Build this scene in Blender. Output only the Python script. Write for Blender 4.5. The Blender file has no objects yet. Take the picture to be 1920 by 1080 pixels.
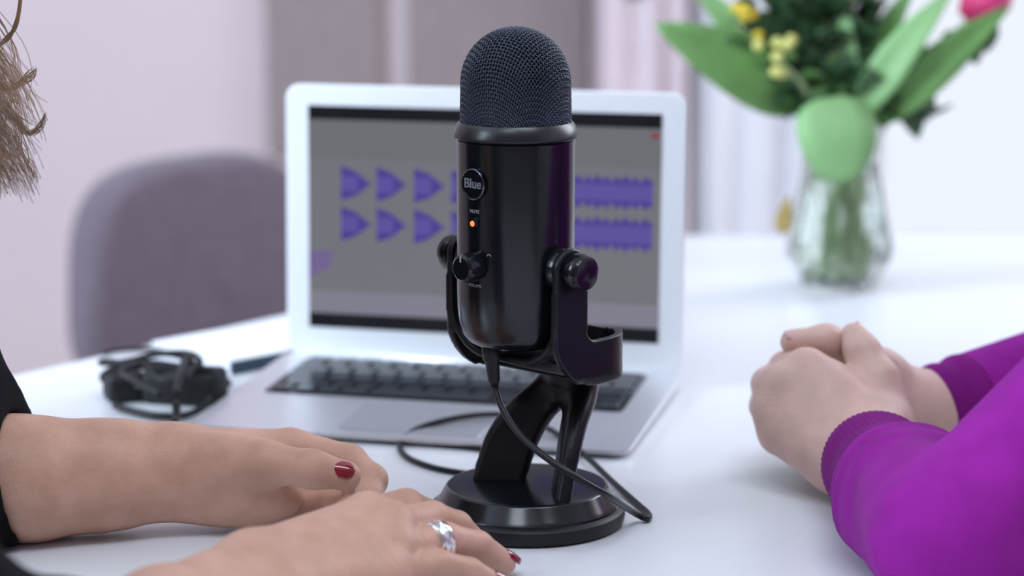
import bpy, bmesh, math, random
import numpy as np
from mathutils import Vector, Matrix
random.seed(7); np.random.seed(7)
SC = bpy.context.scene
COL = SC.collection

# ------------------------------------------------------------------ camera, light, exposure
FPX, PITCH, CAMH = 4266.7, math.radians(10.75), 0.41     # table top is z = 0
cam_d = bpy.data.cameras.new('camera'); cam = bpy.data.objects.new('camera', cam_d); COL.objects.link(cam)
cam.location = (0, 0, CAMH); cam.rotation_euler = (math.pi/2 - PITCH, 0, 0)
cam_d.lens = 80; cam_d.sensor_width = 36; cam_d.clip_start = .05
cam_d.dof.use_dof = True; cam_d.dof.focus_distance = 1.37; cam_d.dof.aperture_fstop = 4.0
SC.camera = cam
w = bpy.data.worlds.new('world'); SC.world = w; w.use_nodes = True
w.node_tree.nodes['Background'].inputs[0].default_value = (.86, .90, 1.0, 1)
w.node_tree.nodes['Background'].inputs[1].default_value = .92
def area(name, loc, target, sx, sy, power, col):
    d = bpy.data.lights.new(name, 'AREA'); d.shape = 'RECTANGLE'; d.size = sx; d.size_y = sy
    d.energy = power; d.color = col
    o = bpy.data.objects.new(name, d); COL.objects.link(o); o.location = loc
    o.rotation_euler = (Vector(target) - Vector(loc)).to_track_quat('-Z', 'Y').to_euler()
    return o
area('window_light_left', (-2.35, 1.0, 1.15), (0, 1.8, .1), 1.6, 1.4, 105, (.70, .85, 1.0))
area('overhead_light', (.40, .75, 1.94), (.40, .95, 0), .9, .5, 11, (.84, .92, 1.0))  # unseen, added to brighten the clasped hands and the front right of the table
area('overhead_light', (-.35, .30, 1.94), (-.2, .8, 0), .5, .3, 5, (.80, .90, 1.0))
area('window_light_right', (2.2, 3.1, 1.35), (0, 1.4, 0), 1.5, 1.3, 42, (.86, .92, 1.0))
SC.view_settings.view_transform = 'Standard'; SC.view_settings.look = 'None'
SC.view_settings.exposure = 0.17; SC.view_settings.gamma = 1.0; SC.view_settings.use_curve_mapping = False

# ------------------------------------------------------------------ helpers
_f = Vector((0, math.cos(PITCH), -math.sin(PITCH))); _u = Vector((0, math.sin(PITCH), math.cos(PITCH)))
def _ray(u, v): return _f + Vector((1, 0, 0))*((u-960)/FPX) - _u*((v-540)/FPX)
def P(u, v, y):                       # a point of the place, y metres in front of the camera
    d = _ray(u, v); return Vector((0, 0, CAMH)) + d*(y/d.y)
def PZ(u, v, z=0.):                   # a point of the place, z metres above the table top
    d = _ray(u, v); return Vector((0, 0, CAMH)) + d*((z-CAMH)/d.z)
def L(h):                             # sRGB 0-255 -> linear
    return tuple(((c/255)/12.92 if c/255 <= .04045 else ((c/255+.055)/1.055)**2.4) for c in h) + (1,)

MATS = {}
def mat(name, col, rough=.5, metal=0, var=.0, scale=40, bump=0, bscale=200, spec=.5, coat=0, sss=0, trans=0, ior=1.45,
        emit=None, es=0, sheen=0, tcol=None, coord='Object'):
    m = bpy.data.materials.new(name); m.use_nodes = True; nt = m.node_tree; b = nt.nodes['Principled BSDF']
    c = col if len(col) == 4 else tuple(col) + (1,)
    b.inputs['Base Color'].default_value = c; b.inputs['Roughness'].default_value = rough
    b.inputs['Metallic'].default_value = metal; b.inputs['Specular IOR Level'].default_value = spec
    b.inputs['Coat Weight'].default_value = coat; b.inputs['IOR'].default_value = ior
    b.inputs['Transmission Weight'].default_value = trans
    if sheen: b.inputs['Sheen Weight'].default_value = sheen; b.inputs['Sheen Roughness'].default_value = .4
    if sss:
        b.inputs['Subsurface Weight'].default_value = sss; b.inputs['Subsurface Radius'].default_value = (1, .35, .2)
        b.inputs['Subsurface Scale'].default_value = .006
    if emit: b.inputs['Emission Color'].default_value = emit; b.inputs['Emission Strength'].default_value = es
    tc = nt.nodes.new('ShaderNodeTexCoord')
    if var:
        n = nt.nodes.new('ShaderNodeTexNoise'); n.inputs['Scale'].default_value = scale; n.inputs['Detail'].default_value = 4
        r = nt.nodes.new('ShaderNodeValToRGB'); nt.links.new(tc.outputs[coord], n.inputs['Vector'])
        lo = tuple(x*(1-var) for x in c[:3]) + (1,); hi = tuple(min(1, x*(1+var)) for x in c[:3]) + (1,)
        if tcol: hi = tcol
        r.color_ramp.elements[0].color = lo; r.color_ramp.elements[0].position = .35
        r.color_ramp.elements[1].color = hi; r.color_ramp.elements[1].position = .68
        nt.links.new(n.outputs['Fac'], r.inputs['Fac']); nt.links.new(r.outputs['Color'], b.inputs['Base Color'])
    if bump:
        n2 = nt.nodes.new('ShaderNodeTexNoise'); n2.inputs['Scale'].default_value = bscale; n2.inputs['Detail'].default_value = 3
        bp = nt.nodes.new('ShaderNodeBump'); bp.inputs['Strength'].default_value = bump; bp.inputs['Distance'].default_value = .001
        nt.links.new(tc.outputs[coord], n2.inputs['Vector']); nt.links.new(n2.outputs['Fac'], bp.inputs['Height'])
        nt.links.new(bp.outputs['Normal'], b.inputs['Normal'])
    MATS[name] = m; return m

def link(o, parent=None):
    COL.objects.link(o)
    if parent is not None: o.parent = parent
    return o
def mesh(name, verts, faces, material, parent=None, smooth=False, loc=None):
    me = bpy.data.meshes.new(name); me.from_pydata([tuple(v) for v in verts], [], faces); me.update()
    if smooth: me.polygons.foreach_set('use_smooth', [True]*len(me.polygons))
    if material: me.materials.append(material)
    o = bpy.data.objects.new(name, me); link(o, parent)
    if loc is not None: o.location = loc
    return o
def empty(name, loc=(0, 0, 0), rz=0):
    o = bpy.data.objects.new(name, None); COL.objects.link(o); o.location = loc; o.rotation_euler = (0, 0, rz)
    o.empty_display_size = .02; return o
def tag(o, label, cat, group=None, kind=None):
    o['label'] = label; o['category'] = cat
    if group: o['group'] = group
    if kind: o['kind'] = kind
    return o
def struct(o): o['kind'] = 'structure'; return o
def from_bm(name, bm, material, parent=None, smooth=False, loc=None):
    me = bpy.data.meshes.new(name); bm.normal_update(); bm.to_mesh(me); bm.free()
    if smooth: me.polygons.foreach_set('use_smooth', [True]*len(me.polygons))
    if material: me.materials.append(material)
    o = bpy.data.objects.new(name, me); link(o, parent)
    if loc is not None: o.location = loc
    return o
def box(name, lo, hi, material, parent=None, bev=0, seg=2, smooth=False):
    bm = bmesh.new(); bmesh.ops.create_cube(bm, size=1)
    for v in bm.verts:
        v.co = Vector([lo[i] + (v.co[i]+.5)*(hi[i]-lo[i]) for i in range(3)])
    if bev: bmesh.ops.bevel(bm, geom=bm.edges[:], offset=bev, segments=seg, affect='EDGES', profile=.5)
    return from_bm(name, bm, material, parent, smooth)
def lathe(name, prof, material, parent=None, seg=64, smooth=True, loc=None, facet=None):
    vs, fs = [], []
    n = len(prof)
    for i in range(seg):
        a = 2*math.pi*i/seg
        for (r, z) in prof: vs.append((r*math.cos(a), r*math.sin(a), z))
    for i in range(seg):
        j = (i+1) % seg
        for k in range(n-1): fs.append((i*n+k, j*n+k, j*n+k+1, i*n+k+1))
    bm = bmesh.new(); bv = [bm.verts.new(v) for v in vs]
    for f in fs:
        try: bm.faces.new([bv[q] for q in f])
        except ValueError: pass
    bmesh.ops.remove_doubles(bm, verts=bm.verts[:], dist=1e-6)
    bmesh.ops.recalc_face_normals(bm, faces=bm.faces[:])
    o = from_bm(name, bm, material, parent, smooth, loc)
    if smooth:
        try: o.data.set_sharp_from_angle(angle=math.radians(35))
        except Exception: pass
    return o
def catmull(pts, n=8):
    pts = [Vector(p) for p in pts]; out = []
    for i in range(len(pts)-1):
        p0 = pts[max(i-1, 0)]; p1 = pts[i]; p2 = pts[i+1]; p3 = pts[min(i+2, len(pts)-1)]
        for k in range(n):
            t = k/n
            out.append(.5*((2*p1) + (p2-p0)*t + (2*p0-5*p1+4*p2-p3)*t*t + (3*p1-p0-3*p2+p3)*t**3))
    out.append(pts[-1]); return out
def tube_data(path, r, sides=8, closed=False):
    n = len(path); vs, fs = [], []
    rr = r if hasattr(r, '__len__') else [r]*n
    up = Vector((0, 0, 1)); prev = None
    for i, p in enumerate(path):
        a = path[(i-1) % n] if (closed or i > 0) else path[i]; b = path[(i+1) % n] if (closed or i < n-1) else path[i]
        t = (b-a); t = t.normalized() if t.length > 1e-9 else Vector((1, 0, 0))
        if prev is None:
            s = t.cross(up);  s = s if s.length > 1e-4 else t.cross(Vector((1, 0, 0)))
        else: s = prev - t*prev.dot(t)
        s.normalize(); q = t.cross(s); prev = s
        for k in range(sides):
            an = 2*math.pi*k/sides; vs.append(p + (s*math.cos(an) + q*math.sin(an))*rr[i])
    m = n if closed else n-1
    for i in range(m):
        j = (i+1) % n
        for k in range(sides):
            l = (k+1) % sides; fs.append((i*sides+k, i*sides+l, j*sides+l, j*sides+k))
    if not closed:
        fs.append(tuple(range(sides-1, -1, -1))); fs.append(tuple((n-1)*sides+k for k in range(sides)))
    return vs, fs
def tube(name, path, r, material, parent=None, sides=10, closed=False):
    v, f = tube_data(path, r, sides, closed); return mesh(name, v, f, material, parent, True)
class Multi:
    def __init__(s): s.v = []; s.f = []
    def add(s, vf):
        o = len(s.v); s.v += list(vf[0]); s.f += [tuple(i+o for i in f) for f in vf[1]]
    def build(s, name, material, parent=None, smooth=True): return mesh(name, s.v, s.f, material, parent, smooth)
def prism(name, pts, z0, z1, material, parent=None, bev=0, seg=3):
    bm = bmesh.new(); b = [bm.verts.new((p[0], p[1], z0)) for p in pts]; bm.faces.new(b)
    r = bmesh.ops.extrude_face_region(bm, geom=bm.faces[:])
    for v in [g for g in r['geom'] if isinstance(g, bmesh.types.BMVert)]: v.co.z = z1
    bmesh.ops.recalc_face_normals(bm, faces=bm.faces[:])
    if bev:
        ed = [e for e in bm.edges if abs(e.verts[0].co.z-e.verts[1].co.z) < 1e-7]
        bmesh.ops.bevel(bm, geom=ed, offset=bev, segments=seg, affect='EDGES', profile=.5)
    return from_bm(name, bm, material, parent)
def rrect(w, h, r, n=6, cx=0, cy=0):
    out = []
    for (sx, sy, a0) in ((1, 1, 0), (-1, 1, 90), (-1, -1, 180), (1, -1, 270)):
        for k in range(n+1):
            a = math.radians(a0 + 90*k/n)
            out.append((cx + sx*(w/2-r) + r*math.cos(a), cy + sy*(h/2-r) + r*math.sin(a)))
    return out
def text_mesh(s, size, extr=0.0, res=3, bold=0):
    c = bpy.data.curves.new('txt', 'FONT'); c.body = s; c.size = size; c.align_x = 'CENTER'; c.align_y = 'CENTER'
    c.extrude = extr; c.resolution_u = res; c.offset = bold
    o = bpy.data.objects.new('txt', c); COL.objects.link(o)
    dg = bpy.context.evaluated_depsgraph_get(); me = bpy.data.meshes.new_from_object(o.evaluated_get(dg))
    v = [q.co.copy() for q in me.vertices]; f = [tuple(p.vertices) for p in me.polygons]
    bpy.data.objects.remove(o); bpy.data.curves.remove(c); bpy.data.meshes.remove(me)
    return v, f

# ---- signed-distance modelling (organic bodies, cast metal)
class SDF:
    def __init__(s, lo, hi, h):
        s.lo = np.array(lo, float); s.h = h
        s.n = np.ceil((np.array(hi, float)-s.lo)/h).astype(int)+1
        s.g = np.full(s.n, .5, np.float32)
        s.ax = [s.lo[i] + h*np.arange(s.n[i]) for i in range(3)]
    def sub(s, lo, hi):
        a = np.clip(np.floor((np.array(lo)-s.lo)/s.h).astype(int), 0, s.n); b = np.clip(np.ceil((np.array(hi)-s.lo)/s.h).astype(int)+1, 0, s.n)
        sl = tuple(slice(a[i], b[i]) for i in range(3))
        return sl, np.meshgrid(*[s.ax[i][sl[i]].astype(np.float32) for i in range(3)], indexing='ij')
    def smin(s, sl, d, k):
        a = s.g[sl]
        if k <= 0: s.g[sl] = np.minimum(a, d); return
        h = np.clip(.5+.5*(a-d)/k, 0, 1); s.g[sl] = a*(1-h)+d*h - k*h*(1-h)
    def cap(s, a, b, ra, rb, k=.006):
        a = np.array(a, float); b = np.array(b, float); m = max(ra, rb)+.035+k
        sl, (X, Y, Z) = s.sub(np.minimum(a, b)-m, np.maximum(a, b)+m)
        if X.size == 0: return
        d = b-a; L2 = max(d@d, 1e-12)
        t = np.clip(((X-a[0])*d[0]+(Y-a[1])*d[1]+(Z-a[2])*d[2])/L2, 0, 1)
        q = np.sqrt((X-a[0]-t*d[0])**2+(Y-a[1]-t*d[1])**2+(Z-a[2]-t*d[2])**2) - (ra+(rb-ra)*t)
        s.smin(sl, q, k)
    def chain(s, pts, k=.006):
        for (a, ra), (b, rb) in zip(pts[:-1], pts[1:]): s.cap(a, b, ra, rb, k)
    def ell(s, c, r, R=None, k=.01):
        c = np.array(c, float); r = np.array(r, float); m = r.max()+.035+k
        sl, (X, Y, Z) = s.sub(c-m, c+m)
        if X.size == 0: return
        x, y, z = X-c[0], Y-c[1], Z-c[2]
        if R is not None:
            R = np.array(R); x, y, z = (R[0][0]*x+R[1][0]*y+R[2][0]*z, R[0][1]*x+R[1][1]*y+R[2][1]*z, R[0][2]*x+R[1][2]*y+R[2][2]*z)
        k0 = np.sqrt((x/r[0])**2+(y/r[1])**2+(z/r[2])**2); k1 = np.sqrt((x/r[0]**2)**2+(y/r[1]**2)**2+(z/r[2]**2)**2)+1e-9
        s.smin(sl, k0*(k0-1)/k1, k)
    def floor(s, z=.0003):
        s.g = np.maximum(s.g, (z-s.ax[2]).astype(np.float32)[None, None, :])
    def nets(s, smooth=3):
        V, F = s.nets0()
        E_ = np.concatenate([F[:, [0, 1]], F[:, [1, 2]], F[:, [2, 3]], F[:, [3, 0]]]); n = len(V)
        cnt = np.bincount(E_.ravel(), minlength=n).astype(float)[:, None]
        for it in range(smooth):
            A_ = np.stack([np.bincount(E_[:, 0], V[E_[:, 1], c], n)+np.bincount(E_[:, 1], V[E_[:, 0], c], n) for c in range(3)], 1)
            V = V + .5*(A_/np.maximum(cnt, 1)-V)
        return V, F
    def nets0(s):
        g = s.g; sg = g < 0
        c = np.zeros(tuple(x-1 for x in g.shape), np.int8)
        for i in (0, 1):
            for j in (0, 1):
                for k in (0, 1): c += sg[i:i+c.shape[0], j:j+c.shape[1], k:k+c.shape[2]]
        act = (c > 0) & (c < 8); idx = np.argwhere(act)
        num = np.full(c.shape, -1, np.int64); num[act] = np.arange(len(idx))
        acc = np.zeros((len(idx), 3)); cnt = np.zeros(len(idx))
        I, J, K = idx.T
        cor = [(a, b, d) for a in (0, 1) for b in (0, 1) for d in (0, 1)]
        for p in cor:
            for ax in range(3):
                if p[ax]: continue
                q = list(p); q[ax] = 1
                v0 = g[I+p[0], J+p[1], K+p[2]]; v1 = g[I+q[0], J+q[1], K+q[2]]
                m = (v0 < 0) != (v1 < 0)
                t = np.where(m, v0/np.where(m, v0-v1, 1), 0)
                pt = np.tile(np.array(p, float), (len(idx), 1)); pt[:, ax] += t
                acc[m] += pt[m]; cnt[m] += 1
        V = s.lo + s.h*(idx + acc/cnt[:, None])
        F = []
        for ax in range(3):
            a1, a2 = (ax+1) % 3, (ax+2) % 3
            sh = [slice(None)]*3; sh[ax] = slice(0, -1); e0 = sg[tuple(sh)]; sh[ax] = slice(1, None); e1 = sg[tuple(sh)]
            E = np.argwhere(e0 != e1)
            ok = (E[:, a1] > 0) & (E[:, a2] > 0) & (E[:, a1] < g.shape[a1]-1) & (E[:, a2] < g.shape[a2]-1); E = E[ok]
            o1 = np.zeros(3, int); o1[a1] = 1; o2 = np.zeros(3, int); o2[a2] = 1
            q = [num[tuple((E-o1-o2).T)], num[tuple((E-o2).T)], num[tuple(E.T)], num[tuple((E-o1).T)]]
            Q = np.stack(q, 1); fl = ~e0[tuple(E.T)]; Q[fl] = Q[fl][:, ::-1]; F.append(Q)
        return V, np.concatenate(F)
    def build(s, name, material, parent=None):
        V, F = s.nets(1); return np_mesh(name, V, F, material, parent)
def np_mesh(name, V, F, material, parent=None):
    me = bpy.data.meshes.new(name); me.vertices.add(len(V)); me.vertices.foreach_set('co', np.asarray(V, np.float32).ravel())
    F = np.asarray(F, np.int32); me.loops.add(F.size); me.loops.foreach_set('vertex_index', F.ravel())
    me.polygons.add(len(F)); me.polygons.foreach_set('loop_start', np.arange(0, F.size, 4, dtype=np.int32))
    me.polygons.foreach_set('use_smooth', np.ones(len(F), bool))
    me.update(calc_edges=True); me.validate()
    me.materials.append(material)
    o = bpy.data.objects.new(name, me); return link(o, parent)
def merge(parts):
    V = []; F = []; o = 0
    for v, f in parts: V.append(v); F.append(f+o); o += len(v)
    return np.concatenate(V), np.concatenate(F)

# ------------------------------------------------------------------ materials
M_wall = mat('wall_paint', L((230, 215, 219)), .8, var=.02, scale=3, bump=.15, bscale=90)
M_wallw = mat('wall_paint_white', L((238, 236, 242)), .8, var=.015, scale=3, bump=.15, bscale=90)
M_floor = mat('floor_boards', L((128, 104, 84)), .5, var=.2, scale=6)
M_table = mat('table_laminate', L((228, 231, 236)), .28, var=.012, scale=5, spec=.45)
M_black = mat('black_satin', (.007, .008, .011), .36, var=.1, scale=60, spec=.34)
M_blackg = mat('black_gloss', (.005, .006, .009), .19, var=.1, scale=50, spec=.52)
M_blackm = mat('black_matte', (.012, .012, .014), .55, var=.15, scale=80, bump=.1, bscale=900)
M_rub = mat('black_rubber', (.008, .009, .011), .40, var=.2, scale=70, spec=.4)
M_wire = mat('grille_wire', (.060, .068, .095), .36, metal=.85, var=.1, scale=90)
M_core = mat('grille_foam', (.002, .002, .004), .9, var=.3, scale=300)
M_chrome = mat('chrome', (.75, .76, .80), .12, metal=1, var=.03, scale=50)
M_print = mat('white_print', (.38, .40, .46), .6, var=.05, scale=100)
M_led = mat('led_red', (.8, .06, .02), .3, emit=(1, .09, .03, 1), es=3.2, var=.02)
M_alu = mat('laptop_aluminium', (.80, .82, .86), .36, metal=.75, var=.02, scale=300)
M_bezel = mat('laptop_bezel', (.88, .91, .95), .34, metal=.1, var=.015, scale=200)
M_key = mat('key_black', (.016, .020, .028), .14, var=.1, scale=80, spec=1.0)
M_pad = mat('trackpad', (.62, .64, .69), .3, metal=.6, var=.02, scale=100)
def scr(name, rgb, k=.47):
    c = L(rgb); return mat(name, (.004, .004, .005), .25, emit=c, es=k, var=.05)
M_s_bg = scr('screen_grey', (150, 152, 160)); M_s_dark = scr('screen_dark', (22, 26, 32)); M_s_lite = scr('screen_light_grey', (168, 166, 184))
M_s_pur = scr('screen_purple', (98, 84, 190)); M_s_pur2 = scr('screen_purple_light', (120, 108, 205)); M_s_lav = scr('screen_lavender', (150, 130, 190)); M_s_red = scr('screen_red', (190, 60, 80))
M_s_tool = scr('screen_toolbar', (142, 146, 152))
M_chair = mat('chair_fabric', L((118, 106, 118)), .9, var=.1, scale=60, bump=.4, bscale=500, sheen=.3)
M_wood = mat('leg_wood', L((170, 130, 95)), .5, var=.2, scale=14)
M_taupe = mat('panel_felt', L((160, 147, 148)), .95, var=.05, scale=30, bump=.3, bscale=300)
M_curt = mat('curtain_linen', L((240, 226, 232)), .9, var=.04, scale=20, bump=.2, bscale=400)
M_sheer = mat('curtain_voile', L((246, 246, 252)), .9, var=.02, scale=20, bump=.2, bscale=400)
M_dark = mat('dark_grey_plastic', L((60, 58, 66)), .5, var=.1)
M_skin = mat('skin', (.59, .345, .248), .47, var=.07, scale=55, bump=.35, bscale=700, sss=.18, spec=.4, tcol=(.65, .385, .295, 1))
M_skin2 = mat('skin_pale', (.66, .455, .38), .47, var=.06, scale=50, bump=.3, bscale=700, sss=.18, spec=.4, tcol=(.72, .49, .43, 1))
M_nail = mat('nail_varnish', (.23, .006, .018), .1, var=.1, scale=200, coat=.8)
M_nailn = mat('nail_plain', (.74, .46, .44), .25, var=.05, scale=200)
M_cloth = mat('black_jersey', (.006, .006, .008), .9, var=.25, scale=70, bump=.3, bscale=900, spec=.12)
M_hair = mat('hair_brown', (.30, .18, .105), .38, var=.45, scale=30, spec=.6)
M_hair2 = mat('hair_dark', (.06, .035, .02), .45, var=.3, scale=30)
M_silver = mat('ring_silver', (.86, .85, .86), .16, metal=1, var=.05, scale=300)
M_eye = mat('eye_white', (.8, .8, .8), .2, var=.02); M_iris = mat('eye_iris', (.08, .05, .03), .2, var=.2, scale=300)
M_lip = mat('lips', (.5, .2, .19), .4, var=.05)
M_paper = mat('notebook_white', L((238, 240, 245)), .6, var=.02, scale=60)
M_navy = mat('notebook_spine', (.03, .06, .10), .5, var=.2)
M_glass = mat('cut_glass', (.95, .98, .96), .16, trans=1, ior=1.45, var=.01, bump=.8, bscale=110)
M_pane = mat('window_glass', (.98, .99, 1.0), .0, trans=1, ior=1.02, var=.005)
M_water = mat('water', (.90, .96, .90), .02, trans=1, ior=1.33, var=.01)
M_leaf = mat('tulip_leaf', L((104, 150, 82)), .45, var=.18, scale=18, sss=.0)
M_leaf2 = mat('tulip_leaf_pale', L((134, 180, 118)), .5, var=.10, scale=14)
M_dleaf = mat('dark_foliage', L((56, 90, 54)), .45, var=.35, scale=30)
M_stem = mat('stem_green', L((172, 194, 140)), .5, var=.15, scale=40)
M_pink = mat('tulip_petal', L((226, 40, 110)), .45, var=.2, scale=25, tcol=L((240, 90, 150)))
M_yelp = mat('pale_blossom', L((206, 206, 120)), .6, var=.2, scale=60)
M_yel = mat('yellow_blossom', L((214, 190, 60)), .6, var=.25, scale=60)
M_tan = mat('dry_leaf', L((176, 150, 84)), .6, var=.2, scale=60)
M_white = mat('white_paint', L((236, 236, 240)), .4, var=.01)

def knit(name, col, rib_axis=None):
    m = mat(name, col, .85, var=.10, scale=35, sheen=.04, spec=.15); nt = m.node_tree; b = nt.nodes['Principled BSDF']
    tc = nt.nodes.new('ShaderNodeTexCoord'); wv = nt.nodes.new('ShaderNodeTexWave'); wv.inputs['Scale'].default_value = 260
    wv.bands_direction = 'DIAGONAL'; wv.inputs['Distortion'].default_value = 1.5; wv.inputs['Detail'].default_value = 1
    nz = nt.nodes.new('ShaderNodeTexNoise'); nz.inputs['Scale'].default_value = 700
    mx = nt.nodes.new('ShaderNodeMath'); mx.operation = 'ADD'
    bp = nt.nodes.new('ShaderNodeBump'); bp.inputs['Strength'].default_value = .35; bp.inputs['Distance'].default_value = .0008
    nt.links.new(tc.outputs['Object'], wv.inputs['Vector']); nt.links.new(tc.outputs['Object'], nz.inputs['Vector'])
    nt.links.new(wv.outputs['Fac'], mx.inputs[0]); nt.links.new(nz.outputs['Fac'], mx.inputs[1])
    nt.links.new(mx.outputs[0], bp.inputs['Height']); nt.links.new(bp.outputs['Normal'], b.inputs['Normal']); return m
M_purp = knit('purple_jersey', (.27, .013, .275)); M_cuff = knit('purple_rib', (.20, .010, .19))

# ------------------------------------------------------------------ the room
ZF = -.75; YB = 4.1
struct(box('floor', (-2.6, -1.5, ZF-.05), (2.6, YB, ZF), M_floor))
# back wall with a window opening on the right
wx0, wx1, wz0, wz1 = .62, 1.9, -.35, 1.5
bm = bmesh.new()
def bmbox(bm, lo, hi):
    r = bmesh.ops.create_cube(bm, size=1)
    for v in r['verts']: v.co = Vector([lo[i]+(v.co[i]+.5)*(hi[i]-lo[i]) for i in range(3)])
for lo, hi in (((-2.6, YB, ZF), (wx0, YB+.15, 2.0)), ((wx1, YB, ZF), (2.75, YB+.15, 2.0)), ((wx0, YB, ZF), (wx1, YB+.15, wz0)), ((wx0, YB, wz1), (wx1, YB+.15, 2.0))):
    bmbox(bm, lo, hi)
struct(from_bm('wall_back', bm, M_wall))
struct(box('wall_left', (-2.75, -1.5, ZF), (-2.6, YB+.15, 2.0), M_wall))
struct(box('ceiling', (-2.75, -1.65, 2.0), (2.75, YB+.15, 2.1), M_wallw)); struct(box('wall_front', (-2.75, -1.65, ZF), (2.75, -1.5, 2.0), mat('wall_paint_darkened', L((142, 130, 124)), .8, var=.03, scale=3)))  # unseen front wall, its colour darkened to cut bounce on the microphone and arms
rw = bmesh.new()
for lo, hi in (((2.6, 3.2, ZF), (2.75, YB, 2.0)), ((2.6, -1.5, ZF), (2.75, 1.4, 2.0)), ((2.6, 1.4, ZF), (2.75, 3.2, .2)), ((2.6, 1.4, 1.9), (2.75, 3.2, 2.0))): bmbox(rw, lo, hi)
struct(from_bm('wall_right', rw, M_wallw))
struct(box('baseboard_back', (-2.6, YB-.015, ZF), (2.6, YB, ZF+.09), M_white, bev=.004))
wf = struct(empty('window_1', ((wx0+wx1)/2, YB+.08, wz0)))
hw = (wx1-wx0)/2; hh = wz1-wz0
for lo, hi in (((-hw, -.03, 0), (-hw+.06, .03, hh)), ((hw-.06, -.03, 0), (hw, .03, hh)), ((-hw+.06, -.03, 0), (hw-.06, .03, .06)), ((-hw+.06, -.03, hh-.06), (hw-.06, .03, hh)), ((-.03, -.025, .06), (.03, .025, hh-.06))):
    box('frame_bar', lo, hi, M_white, wf, bev=.004)
for x0, x1 in ((-hw+.06, -.03), (.03, hw-.06)):
    box('pane', (x0, -.003, .06), (x1, .003, hh-.06), M_pane, wf)

# felt panels on the back wall
def panel(u0, u1, label):
    x0 = P(u0, 200, YB).x; x1 = P(u1, 200, YB).x
    o = box('wall_panel', (x0, YB-.03, P(600, 288, YB).z), (x1, YB-.001, .85), M_taupe, bev=.004)
    tag(o, label, 'wall panel', 'taupe felt panels on the back wall')
panel(503, 714, 'taupe felt panel on back wall, the narrow one on the left')
panel(766, 1101, 'taupe felt panel on back wall behind the microphone head')
# curtains
def curtain(name, x0, x1, folds, amp, m, label, y=YB-.09, zb=-.7, zt=1.8):
    n = folds*12; vs = []; fs = []
    for i in range(n+1):
        t = i/n; x = x0+(x1-x0)*t
        a = amp*(.75+.25*math.sin(t*9.1+1)); yy = y + a*math.sin(2*math.pi*folds*t + .8*math.sin(t*7))
        for j in range(7):
            z = zb+(zt-zb)*j/6; vs.append((x+.006*math.sin(j*1.3+t*20), yy*1+a*.25*math.sin(j*.9+t*11), z))
    for i in range(n):
        for j in range(6): a = i*7+j; fs.append((a, a+7, a+8, a+1))
    o = mesh(name, vs, fs, m, None, True); md = o.modifiers.new('s', 'SOLIDIFY'); md.thickness = .003
    return tag(o, label, 'curtain', 'light curtains by the window')
curtain('curtain', .142, .31, 3, .022, M_curt, 'pale pinkish curtain hanging beside the taupe panel')
curtain('curtain', .325, .60, 4, .026, M_sheer, 'white curtain with soft folds behind the laptop corner and vase')
tube('curtain_rod', [Vector((.10, YB-.09, 1.82)), Vector((2.2, YB-.09, 1.82))], .012, M_white)
tag(bpy.data.objects['curtain_rod'], 'white round curtain rod above the window', 'curtain rod')
ho = empty('wall_fixture', P(1180, -60, YB-.05)); tag(ho, 'small dark grey object on back wall at the top of the picture', 'fixture')  # stand-in for an unidentified dark shape; its box and disc are made up
box('body', (-.035, -.04, -.05), (.035, .045, .06), M_dark, ho, bev=.012, seg=3, smooth=True)
lathe('front_disc', [(0, -.003), (.012, -.002), (.022, .004), (.025, .002)], M_blackm, ho, 24).rotation_euler = (math.pi/2, 0, 0)
ho.children[1].location = (0, -.041, .005)

# ------------------------------------------------------------------ table
tb = empty('table', (0, 1.4, ZF)); tag(tb, 'large white table with slanted far left edge', 'table')
e0 = Vector((-.2045, 2.037)); ed = Vector((.105+.0833, .13+.111)).normalized()
c_far = e0 + ed*((2.47-e0.y)/ed.y); c_near = e0 + ed*((1.68-e0.y)/ed.y)
pts = [(c_near.x, c_near.y), (c_near.x, .25), (.53, .25), (.53, 1.62), (.86, 2.47), (c_far.x, c_far.y)]
top = prism('tabletop', [(p[0], p[1]-1.4) for p in pts], -ZF-.03, -ZF, M_table, tb, bev=.003)
for lx, ly in ((-.40, .35), (.44, .35), (.66, 2.3), (.12, 2.3), (-.38, 1.68)):
    box('leg', (lx-.025, ly-1.425, 0), (lx+.025, ly-1.375, -ZF-.0301), M_white, tb, bev=.004)

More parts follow.
